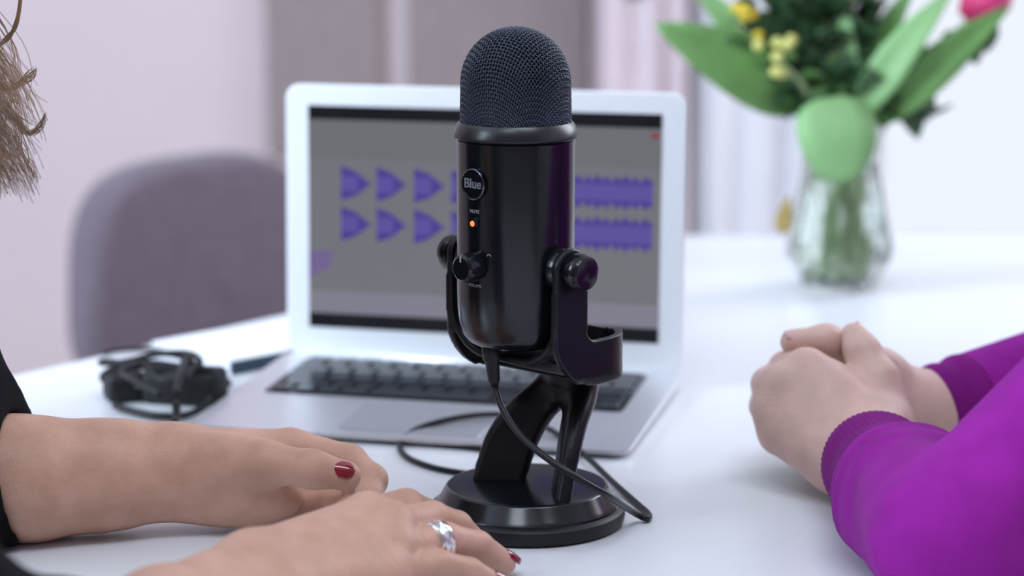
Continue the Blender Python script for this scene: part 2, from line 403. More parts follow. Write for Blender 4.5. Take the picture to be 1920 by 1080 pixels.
# ------------------------------------------------------------------ chair
ch = empty('upholstered_chair', (P(345, 400, 3.1).x, 3.1, ZF-.012), 0)
tag(ch, 'grey fabric upholstered chair standing behind the table on the left', 'chair')
fa = math.atan2(-.62, .78); ch.rotation_euler = (0, 0, fa)      # local +X = facing
def pad(name, outline, t, axis, m, parent, bulge=.0, curve=0):
    # soft slab: rounded outline in the (y,z) or (x,y) plane, rounded rim
    bm = bmesh.new(); n = len(outline); rings = []
    prof = [(0, 1.0)] ; K = 6
    layers = [(-t/2+t/2*(1-math.cos(a)), .025*(1-math.sin(a))) for a in [math.pi/2*i/K for i in range(K+1)]]
    layers = layers + [(-l[0], l[1]) for l in layers[::-1]]
    cx = sum(p[0] for p in outline)/n; cy = sum(p[1] for p in outline)/n
    for (d, ins) in layers:
        ring = []
        for (a, b) in outline:
            v = Vector((a-cx, b-cy)); l = v.length; v *= max(0, (l-ins)/l); ring.append((v.x+cx, v.y+cy, d))
        rings.append(ring)
    rv = []
    for ring in rings:
        rr = []
        for (a, b, d) in ring:
            co = (d + curve*a*a, a, b) if axis == 'x' else (a, b, d)
            rr.append(bm.verts.new(co))
        rv.append(rr)
    for i in range(len(rv)-1):
        for k in range(n): bm.faces.new((rv[i][k], rv[i][(k+1) % n], rv[i+1][(k+1) % n], rv[i+1][k]))
    bm.faces.new(rv[0][::-1]); bm.faces.new(rv[-1]); bmesh.ops.recalc_face_normals(bm, faces=bm.faces[:])
    return from_bm(name, bm, m, parent, True)
ol = []
for k in range(48):
    a = 2*math.pi*k/48; ca, sa = math.cos(a), math.sin(a)
    e = 2/3.3; ol.append((  .205*math.copysign(abs(ca)**e, ca), .61+.16*math.copysign(abs(sa)**e, sa)))
ol = [(a*(1+.10*(.77-b)/.32) , b) for a, b in ol]
bk = pad('backrest', ol, .075, 'x', M_chair, ch, curve=.55); bk.location = (-.0, 0, 0)
seat = []
for k in range(40):
    a = 2*math.pi*k/40; ca, sa = math.cos(a), math.sin(a); e = 2/3.5
    seat.append((.26+.235*math.copysign(abs(ca)**e, ca), .235*math.copysign(abs(sa)**e, sa)))
st = pad('seat', seat, .08, 'z', M_chair, ch); st.location = (0, 0, .44)
for sx, sy in ((.08, -.18), (.08, .18), (.44, -.18), (.44, .18)):
    ox = .05*(1 if sx > .2 else -1); oy = .04*(1 if sy > 0 else -1)
    tube('leg', [Vector((sx, sy, .405)), Vector((sx+ox, sy+oy, 0.0))], [.018, .011], M_wood, ch)

# ------------------------------------------------------------------ laptop
YAW = math.radians(-13.6)
lf = PZ(348, 813, 0); ex = Vector((math.cos(YAW), math.sin(YAW), 0)); ey = Vector((-math.sin(YAW), math.cos(YAW), 0))
LW, LD = .325, .227
lo_ = lf + ex*(LW/2) + ey*(LD/2)
lp = empty('laptop', lo_, YAW); tag(lp, 'open silver laptop showing purple audio waveforms on its screen', 'laptop')
base = prism('base', rrect(LW, LD, .012), .003, .0125, M_alu, lp, bev=.003)
# wedge: front thinner
for v in base.data.vertices:
    if v.co.z > .006: v.co.z = .0065 + (v.co.y+LD/2)/LD*.0065 - (.003 if v.co.z < .0105 else 0)*.6
for sx, sy in ((-1, -1), (1, -1), (-1, 1), (1, 1)):
    lathe('foot', [(0, 0), (.006, 0), (.007, .004), (0, .004)], M_rub, lp, 16, loc=(sx*.14, sy*.09, 0))
def topz(y): return .0065 + (y+LD/2)/LD*.0065 + .0004
slope = .0065/LD
kb = empty('keyboard'); kb.parent = lp; kb.location = (0, .040, topz(.040)); kb.rotation_euler = (slope, 0, 0)
prism('key_well', rrect(.278, .108, .004), -.0004, .0003, M_key, kb)
def keymesh(wd, dp):
    bm = bmesh.new(); bmbox(bm, (-wd/2, -dp/2, .0004), (wd/2, dp/2, .0022)); bmesh.ops.bevel(bm, geom=bm.edges[:], offset=.0007, segments=1, affect='EDGES')
    me = bpy.data.meshes.new('key'); bm.to_mesh(me); bm.free(); me.materials.append(M_key); return me
kmd = {}
rows = [(13.5, [1]*13), (13.5, [1]*13+[1.5]), (13.5, [1.5]+[1]*13), (13.5, [1.8]+[1]*11+[1.8]), (13.5, [2.3]+[1]*10+[2.3]), (13.5, [1, 1, 1, 1.25, 5.2, 1.25, 1, 1, 1, 1])]
for ri, (_, ks) in enumerate(rows):
    tot = sum(ks); unit = .272/tot; x = -.136; dp = .0092 if ri == 0 else .0152
    y = .0475 if ri == 0 else .0475-.0155-(ri-1)*.0184
    for kx in ks:
        wd = round(unit*kx-.003, 4); key = (wd, dp)
        if key not in kmd: kmd[key] = keymesh(wd, dp)
        o = bpy.data.objects.new('key', kmd[key]); link(o, kb); o.location = (x+unit*kx/2, y, 0); x += unit*kx
prism('trackpad', rrect(.105, .070, .004), -.0003, .0004, M_pad, lp).location = (0, -.066, topz(-.066)); lp.children[-1].rotation_euler = (slope, 0, 0)
hg = tube('hinge', [Vector((-.11, LD/2-.004, .0118)), Vector((.11, LD/2-.004, .0118))], .0035, M_alu, lp, 12)
# lid (origin at hinge, local y up the screen before tilting)
LH = .2195; TILT = math.radians(2)
lid = empty('lid'); lid.parent = lp; lid.location = (0, LD/2-.003, .0115); lid.rotation_euler = (math.pi/2-TILT, 0, 0)
prism('lid_shell', rrect(LW, LH, .012, 8, 0, LH/2), -.0055, 0, M_bezel, lid, bev=.0015)
SW, SH = .287, .1795; sy0 = .0235
prism('display', rrect(SW, SH, .0005, 1, 0, sy0+SH/2), 0, .0003, M_s_bg, lid)
sx0 = -SW/2
def spx(u, v):       # screen fractions -> lid coordinates
    return (sx0+SW*u, sy0+SH*(1-v))
def sq(name, u0, v0, u1, v1, m, z=.0006):
    a = spx(u0, v1); b = spx(u1, v0); return prism(name, [(a[0], a[1]), (b[0], a[1]), (b[0], b[1]), (a[0], b[1])], z-.0003, z, m, lid)
sq('menu_bar', 0, 0, 1, .062, M_s_dark); sq('dock_bar', 0, .935, 1, 1, M_s_dark); sq('toolbar', 0, .062, 1, .235, M_s_tool)
sq('status_strip', 0, .835, 1, .935, M_s_lite); sq('close_button', .972, .085, .992, .105, M_s_red, .0009)
a = [spx(.0, .66), spx(.075, .645), spx(.06, .73), spx(0, .775)]
prism('sidebar_patch', a[::-1], .0003, .0006, M_s_lav, lid)
def wave(u0, u1, vc, hv, kind):
    up_, dn = [], []
    n = 60
    for i in range(n+1):
        t = i/n
        if kind == 'clip':
            h = 1.0 if t < .08 else (.96-.25*(t-.08)/.4 if t < .48 else max(.05, .71*(1-(t-.48)/.48)))
            h += .05*math.sin(i*2.1)*(t < .9)
        else: h = .78+.16*math.sin(i*1.26)+.10*math.sin(i*2.9+1)+.05*math.sin(i*.45)
        u = u0+(u1-u0)*t; up_.append(spx(u, vc-hv*h)); dn.append(spx(u, vc+hv*h))
    prism('waveform', dn+up_[::-1], .0006, .0009, M_s_pur, lid)
    prism('waveform_core', [spx(u0, vc+hv*.45), spx(u0+(u1-u0)*(.55 if kind == 'clip' else 1), vc+hv*.45), spx(u0+(u1-u0)*(.55 if kind == 'clip' else 1), vc-hv*.45), spx(u0, vc-hv*.45)], .0009, .0011, M_s_pur2, lid)
for vc in (.345, .527):
    for u0, u1 in ((.096, .185), (.20, .287), (.308, .398), (.415, .50), (.52, .61)): wave(u0, u1, vc, .076, 'clip')
    wave(.66, .978, vc, .080, 'wave')

# ------------------------------------------------------------------ microphone (local +Y = rear of the microphone)
PHI = math.radians(43)
MC = Vector((.0095, 1.377, 0)); mic = empty('microphone', MC, -PHI)
tag(mic, 'black studio condenser microphone with mesh head on round desk stand', 'microphone')
lathe('base_ring', [(0, .0), (.056, .0), (.0605, .0015), (.0615, .005), (.0612, .0095), (.0590, .0115), (.057, .0118)], M_rub, mic, 96)
lathe('base_plate', [(.058, .0115), (.0575, .0128), (.0555, .0145), (.0512, .0225), (.0500, .0236), (.0485, .0238), (0, .0238)], M_blackg, mic, 96)
OX = .0048
# legs: one cast arch, two flattened legs joining in a neck
s = SDF((-.045+OX, -.03, .018), (.045+OX, .075, .118), .0011)
for sg in (-1, 1):
    br = Vector((-.73*sg, .68, 0))
    for t in (-1, -.5, 0, .5, 1):
        q = [Vector((sg*.0265, -.004, .019))+br*(t*.0125), Vector((sg*.0240, .006, .047))+br*(t*.0118), Vector((sg*.0185, .0190, .0665))+br*(t*.0098),
             Vector((sg*.0125, .0320, .0775))+br*(t*.0075), Vector((sg*.006, .0390, .0900))+br*(t*.005)]
        q = catmull(q, 4); r = [.0046]*len(q)
        s.chain([(tuple(p+Vector((OX, 0, 0))), .0038+.0028*i/len(q)) for i, p in enumerate(q)], .0045)
s.cap((OX-.013, .0275, .0755), (OX+.013, .0275, .0755), .0055, .0055, .008); s.cap((OX-.010, .0335, .0820), (OX+.010, .0335, .0820), .0075, .0075, .008); s.cap((OX-.005, .0385, .088), (OX+.005, .0385, .088), .0110, .0110, .006)
s.cap((OX, .0370, .088), (OX, .0340, .0925), .0125, .0145, .006)
s.build('stand_arch', M_black, mic)
# yoke
AY = -.0158; PZ_ = .1675
s = SDF((OX-.056, -.045, .072), (OX+.056, .066, .186), .0011)
sl, (X, Y, Z) = s.sub((-1, -1, -1), (1, 1, 1)); X = X-OX
def rbox2(a, b, ha, hb, r):
    qa = np.abs(a)-(ha-r); qb = np.abs(b)-(hb-r)
    return np.sqrt(np.maximum(qa, 0)**2+np.maximum(qb, 0)**2)+np.minimum(np.maximum(qa, qb), 0)-r
def smn(a, b, k): h = np.clip(.5+.5*(b-a)/k, 0, 1); return b*(1-h)+a*h-k*h*(1-h)
plan = np.abs(rbox2(X, Y+.02, .0438, .0690, .030))-.0024
qc = rbox2(Y-.0705, Z-.2036, .100, .110, .044)
arm = np.maximum(rbox2(Y-AY, Z-.139, .0135, .042, .0134), qc)
cup = np.maximum(rbox2(Y-.0105, Z-.1065, .0395, .0151, .007), qc)
prof = smn(arm, cup, .012)
side = np.maximum(np.maximum(plan, prof), rbox2(X, Z-.20, .0464, .1086, .012))
front = np.maximum(np.abs(rbox2(X, Z-.20, .0438, .0905, .030))-.0024, np.maximum(np.abs(Y-AY)-.0125, Z-.155))
floor_ = np.maximum(np.maximum(rbox2(X, Y+.02, .0438, .0690, .030), prof), np.maximum(np.abs(Z-.0958)-.0022, .000-Y))
s.g = (smn(smn(side, front, .003), floor_, .004)).astype(np.float32)
s.build('yoke', M_black, mic)
for sg in (-1, 1):
    k = lathe('pivot_knob', [(0, 0), (.0085, 0), (.0088, .003), (.0112, .0038), (.0116, .006), (.0115, .0100), (.0098, .0128), (.0055, .0143), (0, .0147)], M_blackg, mic, 48)
    k.location = (OX+sg*.0452, AY, PZ_); k.rotation_euler = (0, sg*math.pi/2, 0)
    k2 = lathe('pivot_washer', [(0, 0), (.0125, 0), (.0128, .002), (.0120, .0052), (0, .0056)], M_blackg, mic, 40)
    k2.location = (OX+sg*.0352, AY, PZ_); k2.rotation_euler = (0, sg*math.pi/2, 0)
# capsule body
BR = .0358
bd = lathe('body', [(0, .1160), (.014, .1160), (.0235, .1168), (.0290, .1195), (.0327, .1245), (.0346, .132), (.0355, .141), (BR, .150), (BR, .2425), (.0345, .2440), (0, .2440)], M_blackg, mic, 128)
bd.location = (OX, AY, 0)
cl = lathe('collar', [(.033, .2435), (.0362, .2436), (.0381, .2446), (.0383, .2458), (.0355, .2520), (.0342, .2535), (.0325, .2538), (.0315, .252)], mat('collar_satin', (.016, .017, .022), .32, var=.1, scale=60, spec=.8, metal=.3), mic, 96)
cl.location = (OX, AY, 0)
# grille: square wire mesh pressed over a dome
GR = .0324; gz0 = .2535; cyl = .0235
gr = empty('grille'); gr.parent = mic; gr.location = (OX, AY, gz0)
def dome(sx, sy, off=0):
    s_ = math.hypot(sx, sy); az = math.atan2(sy, sx); R = GR+off
    arc = GR*math.pi/2
    if s_ < arc: a = s_/GR; r = R*math.sin(a); z = cyl+R*math.cos(a)*1.0
    else: r = R*(1+.016*(s_-arc)/cyl); z = cyl-(s_-arc)
    return Vector((r*math.cos(az), r*math.sin(az), z))
lathe('mesh_core', [(GR-.0012, -.002)]+[(GR-.0012, cyl)]+[((GR-.0012)*math.cos(a), cyl+(GR-.0012)*math.sin(a)) for a in [math.pi/2*i/14 for i in range(1, 14)]]+[(0, cyl+GR-.0012)], M_core, gr, 64)
smax = GR*math.pi/2+cyl+.001; pitch = .00240; wm = Multi()
NL = int(smax/pitch); rot = math.radians(14)
cr, sr = math.cos(rot), math.sin(rot)
for fam in (0, 1):
    for i in range(-NL, NL+1):
        c = (i+.5)*pitch
        if abs(c) >= smax: continue
        half = math.sqrt(smax*smax-c*c); step = pitch/2
        n = int(2*half/step); path = []
        for k in range(n+1):
            q = -half+k*2*half/n
            ph = math.sin(math.pi*(q/pitch))*(1 if i % 2 else -1)*(1 if fam else -1)
            a, b = (c, q) if fam == 0 else (q, c)
            path.append(dome(a*cr-b*sr, a*sr+b*cr, .00050*ph))
        if len(path) > 2:
            v, f = tube_data(path, .00052, 5); wm.add((v, f))
g = wm.build('wire_mesh', M_wire, gr); g['kind'] = 'stuff'
# badge, mute button, knob, lettering on the front (local -Y)
def on_front(v, R=BR, z=0, da=0):            # wrap flat (x,y) lettering onto the body
    a = -math.pi/2 + v[0]/R + da; rr = R+v[2]
    return Vector((OX+rr*math.cos(a), AY+rr*math.sin(a), z+v[1]))
bz = .2190
bg = lathe('badge', [(0, .0), (.0088, 0), (.0092, .0006), (.0092, .0018), (.0085, .0022), (.0082, .0016), (0, .0016)], M_blackg, mic, 48)
bg.location = (OX, AY-BR+.0005, bz); bg.rotation_euler = (math.pi/2, 0, 0)
v, f = text_mesh('Blue', .0080, .0005, 3, .0001)
mesh('badge_lettering', [(q.x, q.y+.0002, q.z+.0019) for q in v], f, mat('badge_letter_silver', (.26, .27, .31), .4, metal=.4, var=.05, scale=100), bg)
rim = lathe('badge_rim', [(.0085, .0018), (.0094, .0012), (.0094, .0020), (.0088, .0026), (.0085, .0018)], mat('badge_rim_metal', (.10, .11, .14), .2, metal=1, var=.05), bg, 48)
def print_text(s_, size, z):
    v, f = text_mesh(s_, size, .00005); mesh('lettering', [on_front(Vector((q.x, q.y, q.z+.0002)), BR, z) for q in v], f, M_print, mic)
print_text('MUTE', .0030, .2025); print_text('VOLUME', .0027, .1578)
mb = lathe('mute_button', [(0, 0), (.0034, 0), (.0036, .0012), (.0032, .0024), (.0014, .0026), (0, .0022)], M_blackg, mic, 32)
mb.location = (OX, AY-BR+.0006, .1955); mb.rotation_euler = (math.pi/2, 0, 0)
lathe('led', [(.0018, .0018), (.0017, .0027), (.001, .0032), (0, .0034)], M_led, mb, 24)
vk = lathe('volume_knob', [(0, 0), (.0088, 0), (.0090, .0012), (.0088, .0085), (.0082, .0110), (.0066, .0124), (0, .0126)], M_blackg, mic, 48)
vk.location = (OX, AY-BR+.0004, .1695); vk.rotation_euler = (math.pi/2, 0, 0)
box('pointer', (-.0004, .004, .0124), (.0004, .0082, .0130), M_print, vk)
v, f = tube_data([on_front(Vector((.0105+.0012*math.cos(a), .0012*math.sin(a), .0003)), BR, .1765) for a in [math.pi*i/10 for i in range(11)]], .00022, 5)
mesh('headphone_mark', v, f, M_print, mic, True)

# ------------------------------------------------------------------ usb cable of the microphone
uc = empty('usb_cable', PZ(905, 888, 0)); tag(uc, 'thin black cable plugged into the microphone and looped around its stand', 'cable')
def rel(o, pts): return [Vector(p)-o.location for p in pts]
R_C = .0021
plug_t = P(919, 640, 1.350); plug_b = P(926, 712, 1.350)
pp = [plug_t, plug_t.lerp(plug_b, .25), plug_t.lerp(plug_b, .3), plug_b]
tube('plug', rel(uc, [plug_t, plug_t.lerp(plug_b, .45), plug_t.lerp(plug_b, .5), plug_b, plug_b.lerp(plug_t, -.18)]), [.0058, .0056, .0046, .0038, .0026], M_rub, uc, 14)
path = [plug_b, P(931, 735, 1.348), P(945, 772, 1.338), P(975, 815, 1.325), P(1020, 855, 1.312), P(1080, 895, 1.302), P(1140, 930, 1.312), PZ(1190, 962, .0075), PZ(1212, 972, R_C*1.5), PZ(1216, 964, R_C),
        PZ(1195, 945, R_C), PZ(1150, 905, .004), PZ(1105, 862, .006), PZ(1060, 825, .008), PZ(1020, 800, .0122), PZ(960, 780, .0126), PZ(900, 778, .0125), PZ(830, 789, .0110), PZ(775, 808, .007), PZ(750, 835, R_C), PZ(765, 858, R_C), PZ(810, 876, R_C), PZ(860, 886, R_C),
        PZ(905, 890, R_C), PZ(945, 886, R_C), PZ(965, 872, R_C), PZ(950, 852, R_C), PZ(900, 842, R_C), PZ(840, 834, R_C), PZ(780, 822, R_C), PZ(720, 808, .0035), PZ(650, 803, .0035), PZ(590, 803, R_C), PZ(520, 808, R_C), PZ(440, 820, R_C), PZ(380, 838, R_C)]
tube('cord', rel(uc, catmull(path, 7)), R_C, M_rub, uc, 10)

# ------------------------------------------------------------------ charger with bundled cords
cg = empty('laptop_charger', PZ(330, 755, 0)); tag(cg, 'black power adapter with bundled cord lying left of the laptop', 'charger')
rc = .0024
br_ = box('adapter', (-.030, -.018, 0), (.030, .018, .026), M_blackm, cg, bev=.006, seg=3, smooth=True)
br_.location = PZ(348, 752, 0)-cg.location; br_.rotation_euler = (0, 0, math.radians(-12))
b2 = box('plug', (-.016, -.012, 0), (.016, .012, .022), M_blackm, cg, bev=.005, seg=3, smooth=True)
b2.location = PZ(236, 750, 0)-cg.location; b2.rotation_euler = (0, 0, math.radians(25))
cc = PZ(312, 742, 0)-cg.location
for k in range(7):
    rx = .037+.006*random.uniform(-1, 1); ry = .024+.006*random.uniform(-1, 1); z0 = .004+.004*k; th = random.uniform(-.4, .2)
    off = Vector((random.uniform(-.012, .012), random.uniform(-.008, .008), 0)); pth = []
    for i in range(40):
        a = 2*math.pi*i/40; x = rx*math.cos(a); y = ry*math.sin(a)
        pth.append(cc+off+Vector((x*math.cos(th)-y*math.sin(th), x*math.sin(th)+y*math.cos(th), z0+.004*math.sin(a*2+k))))
    tube('cord_loop', pth, rc, M_blackm, cg, 8, True)
def cord(pts, r=rc): tube('cord', rel(cg, catmull(pts, 7)), r, M_blackm, cg, 8)
cord([PZ(300, 740, .030), PZ(250, 712, .034), PZ(228, 697, .030), PZ(240, 690, .036), PZ(265, 684, .034), PZ(300, 712, .030), PZ(345, 715, .030)])
cord([PZ(330, 738, .030), PZ(338, 700, .036), PZ(350, 672, .030), PZ(366, 690, .026), PZ(376, 705, .020), PZ(400, 712, .010), PZ(428, 715, .005)], .003)
cord([PZ(352, 676, .030), PZ(325, 664, .015), PZ(285, 656, .006), PZ(248, 655, .004), PZ(215, 658, .004), PZ(195, 664, .003)], .0022)
cord([PZ(330, 755, .03), PZ(331, 775, .02), PZ(329, 790, .006), PZ(318, 806, .003), PZ(300, 830, .003)], .003)
cord([PZ(215, 760, .004), PZ(255, 772, .004), PZ(300, 780, .004), PZ(350, 778, .004), PZ(385, 760, .006), PZ(395, 745, .01)], .0028)
cord([PZ(345, 710, .03), PZ(366, 690, .03), PZ(395, 697, .026), PZ(418, 712, .012), PZ(428, 720, .006)], .003)

# ------------------------------------------------------------------ notebook
A = PZ(284, 640, .012); B = PZ(433, 677, .012); dr = (B-A); ab = math.hypot(dr.x, dr.y); ang = math.atan2(dr.y, dr.x)
nb = empty('notebook', (A.x, A.y, 0), ang); tag(nb, 'white closed notebook with dark spine lying flat behind the charger', 'notebook')
box('cover', (0, 0, .0105), (ab, .21, .012), M_paper, nb, bev=.0005); box('cover', (0, 0, 0), (ab, .21, .0015), M_paper, nb, bev=.0005)
box('pages', (.002, .002, .0015), (ab-.003, .208, .0105), M_paper, nb); box('spine', (ab-.002, 0, .0005), (ab+.001, .21, .0108), M_navy, nb, bev=.0007)

# ------------------------------------------------------------------ vase and flowers
VC = PZ(1572, 540, 0)
vs_ = empty('glass_vase', VC); tag(vs_, 'clear cut-glass vase filled with water and green stems', 'vase')
prof = [(.0, .001), (.0335, 0), (.0350, .003), (.042, .014), (.0515, .032), (.0510, .045), (.0455, .075), (.0385, .108), (.0365, .125), (.0385, .142), (.0430, .158)]
inner = [(r-.0038 if r > .01 else 0, z+.006 if i < 3 else z) for i, (r, z) in enumerate(prof)]
N = 12
def facet(prof_, n, tw):
    v, f = [], []
    for j, (r, z) in enumerate(prof_):
        for i in range(n): a = 2*math.pi*(i+(.5 if j % 2 and tw else 0))/n; v.append((r*math.cos(a), r*math.sin(a), z))
    return v
vo = facet(prof, N, True); vi = facet(inner[::-1], N, False); allv = vo+vi; k = len(prof); fs = []
rows_ = 2*k
for j in range(rows_-1):
    for i in range(N):
        a, b, c, d = j*N+i, j*N+(i+1) % N, (j+1)*N+(i+1) % N, (j+1)*N+i
        fs += [(a, b, d), (b, c, d)] if j % 2 == 0 else [(a, b, c), (a, c, d)]
mesh('glass', allv, fs, M_glass, vs_)
lathe('water', [(0, .0068)]+[(r-.0045, z+.0075 if i < 3 else z) for i, (r, z) in enumerate(prof[1:9])]+[(0, .125)], M_water, vs_, 24)
def leafmesh(name, base, tip, width, sag, m, parent, normal=Vector((0, -1, .4)), fold=.25, n=10, shape=1.0, twist=0, ex=.8):
    base = Vector(base); tip = Vector(tip); d = tip-base; Ln = d.length; t = d.normalized()
    sd = t.cross(normal).normalized(); nn = sd.cross(t).normalized(); v, f = [], []
    for i in range(n+1):
        q = i/n; wq = width*(math.sin(math.pi*min(1, q**.75*.97+.03))**ex)*shape if i < n else .0004
        c = base+d*q+nn*(sag*math.sin(math.pi*q))
        tw = twist*q; s2 = sd*math.cos(tw)+nn*math.sin(tw); n2 = nn*math.cos(tw)-sd*math.sin(tw)
        for k_ in range(-2, 3): v.append(c+s2*(wq*.5*k_/2)+n2*(fold*wq*.5*abs(k_)/2))
    for i in range(n):
        for k_ in range(4): a = i*5+k_; f.append((a, a+1, a+6, a+5))
    o = mesh(name, v, f, m, parent, True); md = o.modifiers.new('s', 'SOLIDIFY'); md.thickness = .0012; return o
D = VC.y
def V2(u, v, dy=0): return P(u, v, D+dy)
def tulip(bloom, foot, leaves, label, bend=(0, 0, 0), open_=1.0):
    ft = foot; o = empty('tulip', ft); tag(o, label, 'tulip', 'tulips in the vase')
    mid = V2(1575+(bloom.x-VC.x)*300, 255, bend[1]); pth = rel(o, catmull([ft, mid, bloom.lerp(mid, .45)+Vector(bend), bloom], 8))
    tube('stem', pth, .0034, M_stem, o, 8)
    t = (pth[-1]-pth[-3]).normalized(); q = t.to_track_quat('Z', 'Y').to_matrix()
    pv, pf = [], []
    nr, nc = 8, 6
    for i in range(nr+1):
        a = i/nr; r = .021*math.sin(math.pi*(.12+.70*a))**.8; z = .052*a
        wd = 1.15*math.sin(math.pi*(.18+.80*a))+.02
        for j in range(nc+1):
            th = (j/nc-.5)*wd*1.25; pv.append((r*math.cos(th)*open_, r*math.sin(th), z))
    for i in range(nr):
        for j in range(nc): b_ = i*(nc+1)+j; pf.append((b_, b_+1, b_+nc+2, b_+nc+1))
    first = None
    for k_ in range(6):
        if first is None:
            first = mesh('petal', pv, pf, M_pink, o, True); md = first.modifiers.new('s', 'SOLIDIFY'); md.thickness = .001; pe = first
        else: pe = first.copy(); link(pe, o)
        pe.matrix_local = Matrix.Translation(pth[-1]) @ (q.to_4x4()) @ Matrix.Rotation(k_*math.pi/3, 4, 'Z') @ Matrix.Translation((.0025*(k_ % 2), 0, 0))
    for (a, b, wd, sg, m, nrm, fo, tw) in leaves:
        l = leafmesh('leaf', a-ft, b-ft, wd, sg, m, o, Vector(nrm), fo, 12, 1, tw)
    return o
base_in = lambda i: VC+Vector((.018*math.cos(i*1.9), .018*math.sin(i*1.9), .0115))
tulip(V2(1815, 40), base_in(0), [(V2(1602, 225, -.02), V2(1790, -25, -.03), .036, .015, M_leaf2, (-.3, -1, .3), .3, .3), (V2(1625, 235, -.01), V2(1895, 8, -.04), .040, .012, M_leaf, (.2, -1, .5), .35, -.2), (V2(1590, 230, 0), V2(1720, -40, .01), .034, .01, M_leaf, (-.6, -1, .1), .3, .4)],
      'tulip with pink bloom at the right of the bouquet and long leaf blades', (.02, 0, .02))
tulip(V2(1275, -35), base_in(1), [(V2(1490, 205, -.01), V2(1226, 44, -.03), .062, .012, M_leaf, (.15, -1, .55), .22, .2), (V2(1500, 215, .02), V2(1300, -30, 0), .040, .012, M_leaf2, (.3, -1, .2), .3, .2)],
      'tulip with pink bloom at the upper left and one broad leaf reaching left', (-.02, 0, .03))
t3 = tulip(V2(1600, -95), base_in(2), [(V2(1560, 235, .0), V2(1590, 20, .0), .038, .01, M_leaf2, (-.1, -1, .2), .3, .3)],
      'tulip standing upright in the middle of the bouquet', (0, 0, .0))
# broad leaf folded over the rim
lv, lf_ = [], []
o = leafmesh('leaf', V2(1555, 182, -.055)-base_in(2), V2(1580, 345, -.068)-base_in(2), .074, .012, M_leaf2, t3, Vector((0.1, -1, .1)), -.10, 12, 1.0, -.25, .42)
def sprig(foot, tip, n, size, m, label, seed, spread=1.0, cat='foliage', name='foliage_sprig', yellow=None, extra=()):
    rnd = random.Random(seed); o = empty(name, foot); tag(o, label, cat, 'greenery in the bouquet')
    for (a_, b_, w_) in extra: leafmesh('leaf', V2(*a_)-foot, V2(*b_)-foot, w_, .006, m, o, Vector((.2, -1, .3)), .2, 7)
    mid = V2(1575+(tip.x-VC.x)*250, 250, (tip.y-D)*.3); pth = rel(o, catmull([foot, mid, mid.lerp(tip, .5)+Vector((0, 0, .01)), tip], 8)); tube('stem', pth, .0022, M_stem, o, 6)
    lm = None
    for k_ in range(n):
        q = .45+.55*k_/(n-1); p = pth[min(len(pth)-1, int(q*(len(pth)-1)))]
        a = rnd.uniform(0, 6.28); dr_ = Vector((math.cos(a)*spread, math.sin(a)*.7, rnd.uniform(-.2, .7))).normalized()
        if lm is None:
            lm = leafmesh('leaf', (0, 0, 0), (0, 0, size), size*.55, size*.12, m, o, Vector((0, -1, .2)), .25, 6); lo2 = lm
        else: lo2 = lm.copy(); link(lo2, o)
        sc = rnd.uniform(.75, 1.2)
        lo2.matrix_local = Matrix.Translation(p) @ dr_.to_track_quat('Z', 'Y').to_matrix().to_4x4() @ Matrix.Rotation(rnd.uniform(0, 6.28), 4, 'Z') @ Matrix.Scale(sc, 4)
    if yellow:
        first = None
        for k_ in range(7):
            c = pth[-1]+Vector((rnd.uniform(-.022, .022), rnd.uniform(-.02, .01), rnd.uniform(-.016, .016)))
            if first is None:
                bm = bmesh.new(); bmesh.ops.create_icosphere(bm, subdivisions=2, radius=.0058)
                for v in bm.verts: v.co *= 1+.25*math.sin(5*math.atan2(v.co.y, v.co.x))*(v.co.xy.length/.0075)
                first = from_bm('blossom', bm, yellow, o, True); bo = first
            else: bo = first.copy(); link(bo, o)
            bo.location = c
    return o
sp = [((1430, 50), .02, 26, .050), ((1480, -20), .03, 30, .056), ((1540, 0), .01, 28, .056), ((1590, 10), .04, 26, .056), ((1640, 40), .05, 26, .052), ((1440, 130), .0, 18, .044), ((1520, 80), -.01, 24, .052), ((1705, 190), .01, 14, .046), ((1800, 70), .03, 12, .034), ((1740, 110), .04, 8, .036)]
desc = ['dark green sprig at the left of the bouquet above the broad leaf', 'dark green sprig at upper left of the bouquet centre', 'dark green sprig in the front centre of the bouquet', 'dark green sprig rising behind the middle tulip', 'dark green sprig right of the middle tulip', 'dark green sprig hanging low on the left under the yellow blossoms', 'dark green sprig low in the bouquet centre', 'dark green sprig drooping on the right beside the vase neck', 'dark green sprig reaching far right under the pink tulip', 'dark green sprig between the long blades on the right']
EX = {7: (((1680, 140), (1722, 262), .034), ((1700, 165), (1755, 205), .024), ((1650, 170), (1690, 225), .026)), 8: (((1800, 45), (1832, 122), .030), ((1770, 60), (1800, 105), .024), ((1845, 30), (1850, 100), .022)), 5: (((1440, 130), (1415, 205), .030), ((1450, 150), (1480, 225), .030)), 0: (((1440, 20), (1395, 130), .04), ((1470, 60), (1440, 160), .04))}
for i, ((u, v), dy, n, sz) in enumerate(sp): sprig(base_in(3+i)*1.0, V2(u, v, dy), n, sz, M_dleaf, desc[i], 20+i, extra=EX.get(i, ()))
sprig(base_in(14), V2(1385, 48, -.02), 5, .03, M_dleaf, 'sprig with yellow blossoms at the top left of the bouquet', 51, yellow=M_yel)
sprig(base_in(15), V2(1450, 105, -.04), 5, .03, M_leaf, 'sprig with pale yellow blossoms in front of the left greenery', 52, yellow=M_yelp)
dl = leafmesh('dry_leaf', Vector((0, 0, 0)), Vector((.006, -.004, .038)), .016, .004, M_tan, None, Vector((-.4, -1, 0)), .2, 6); dl.location = V2(1466, 440, -.005)
tag(dl, 'small dry tan leaf clinging to left side of the vase', 'leaf')

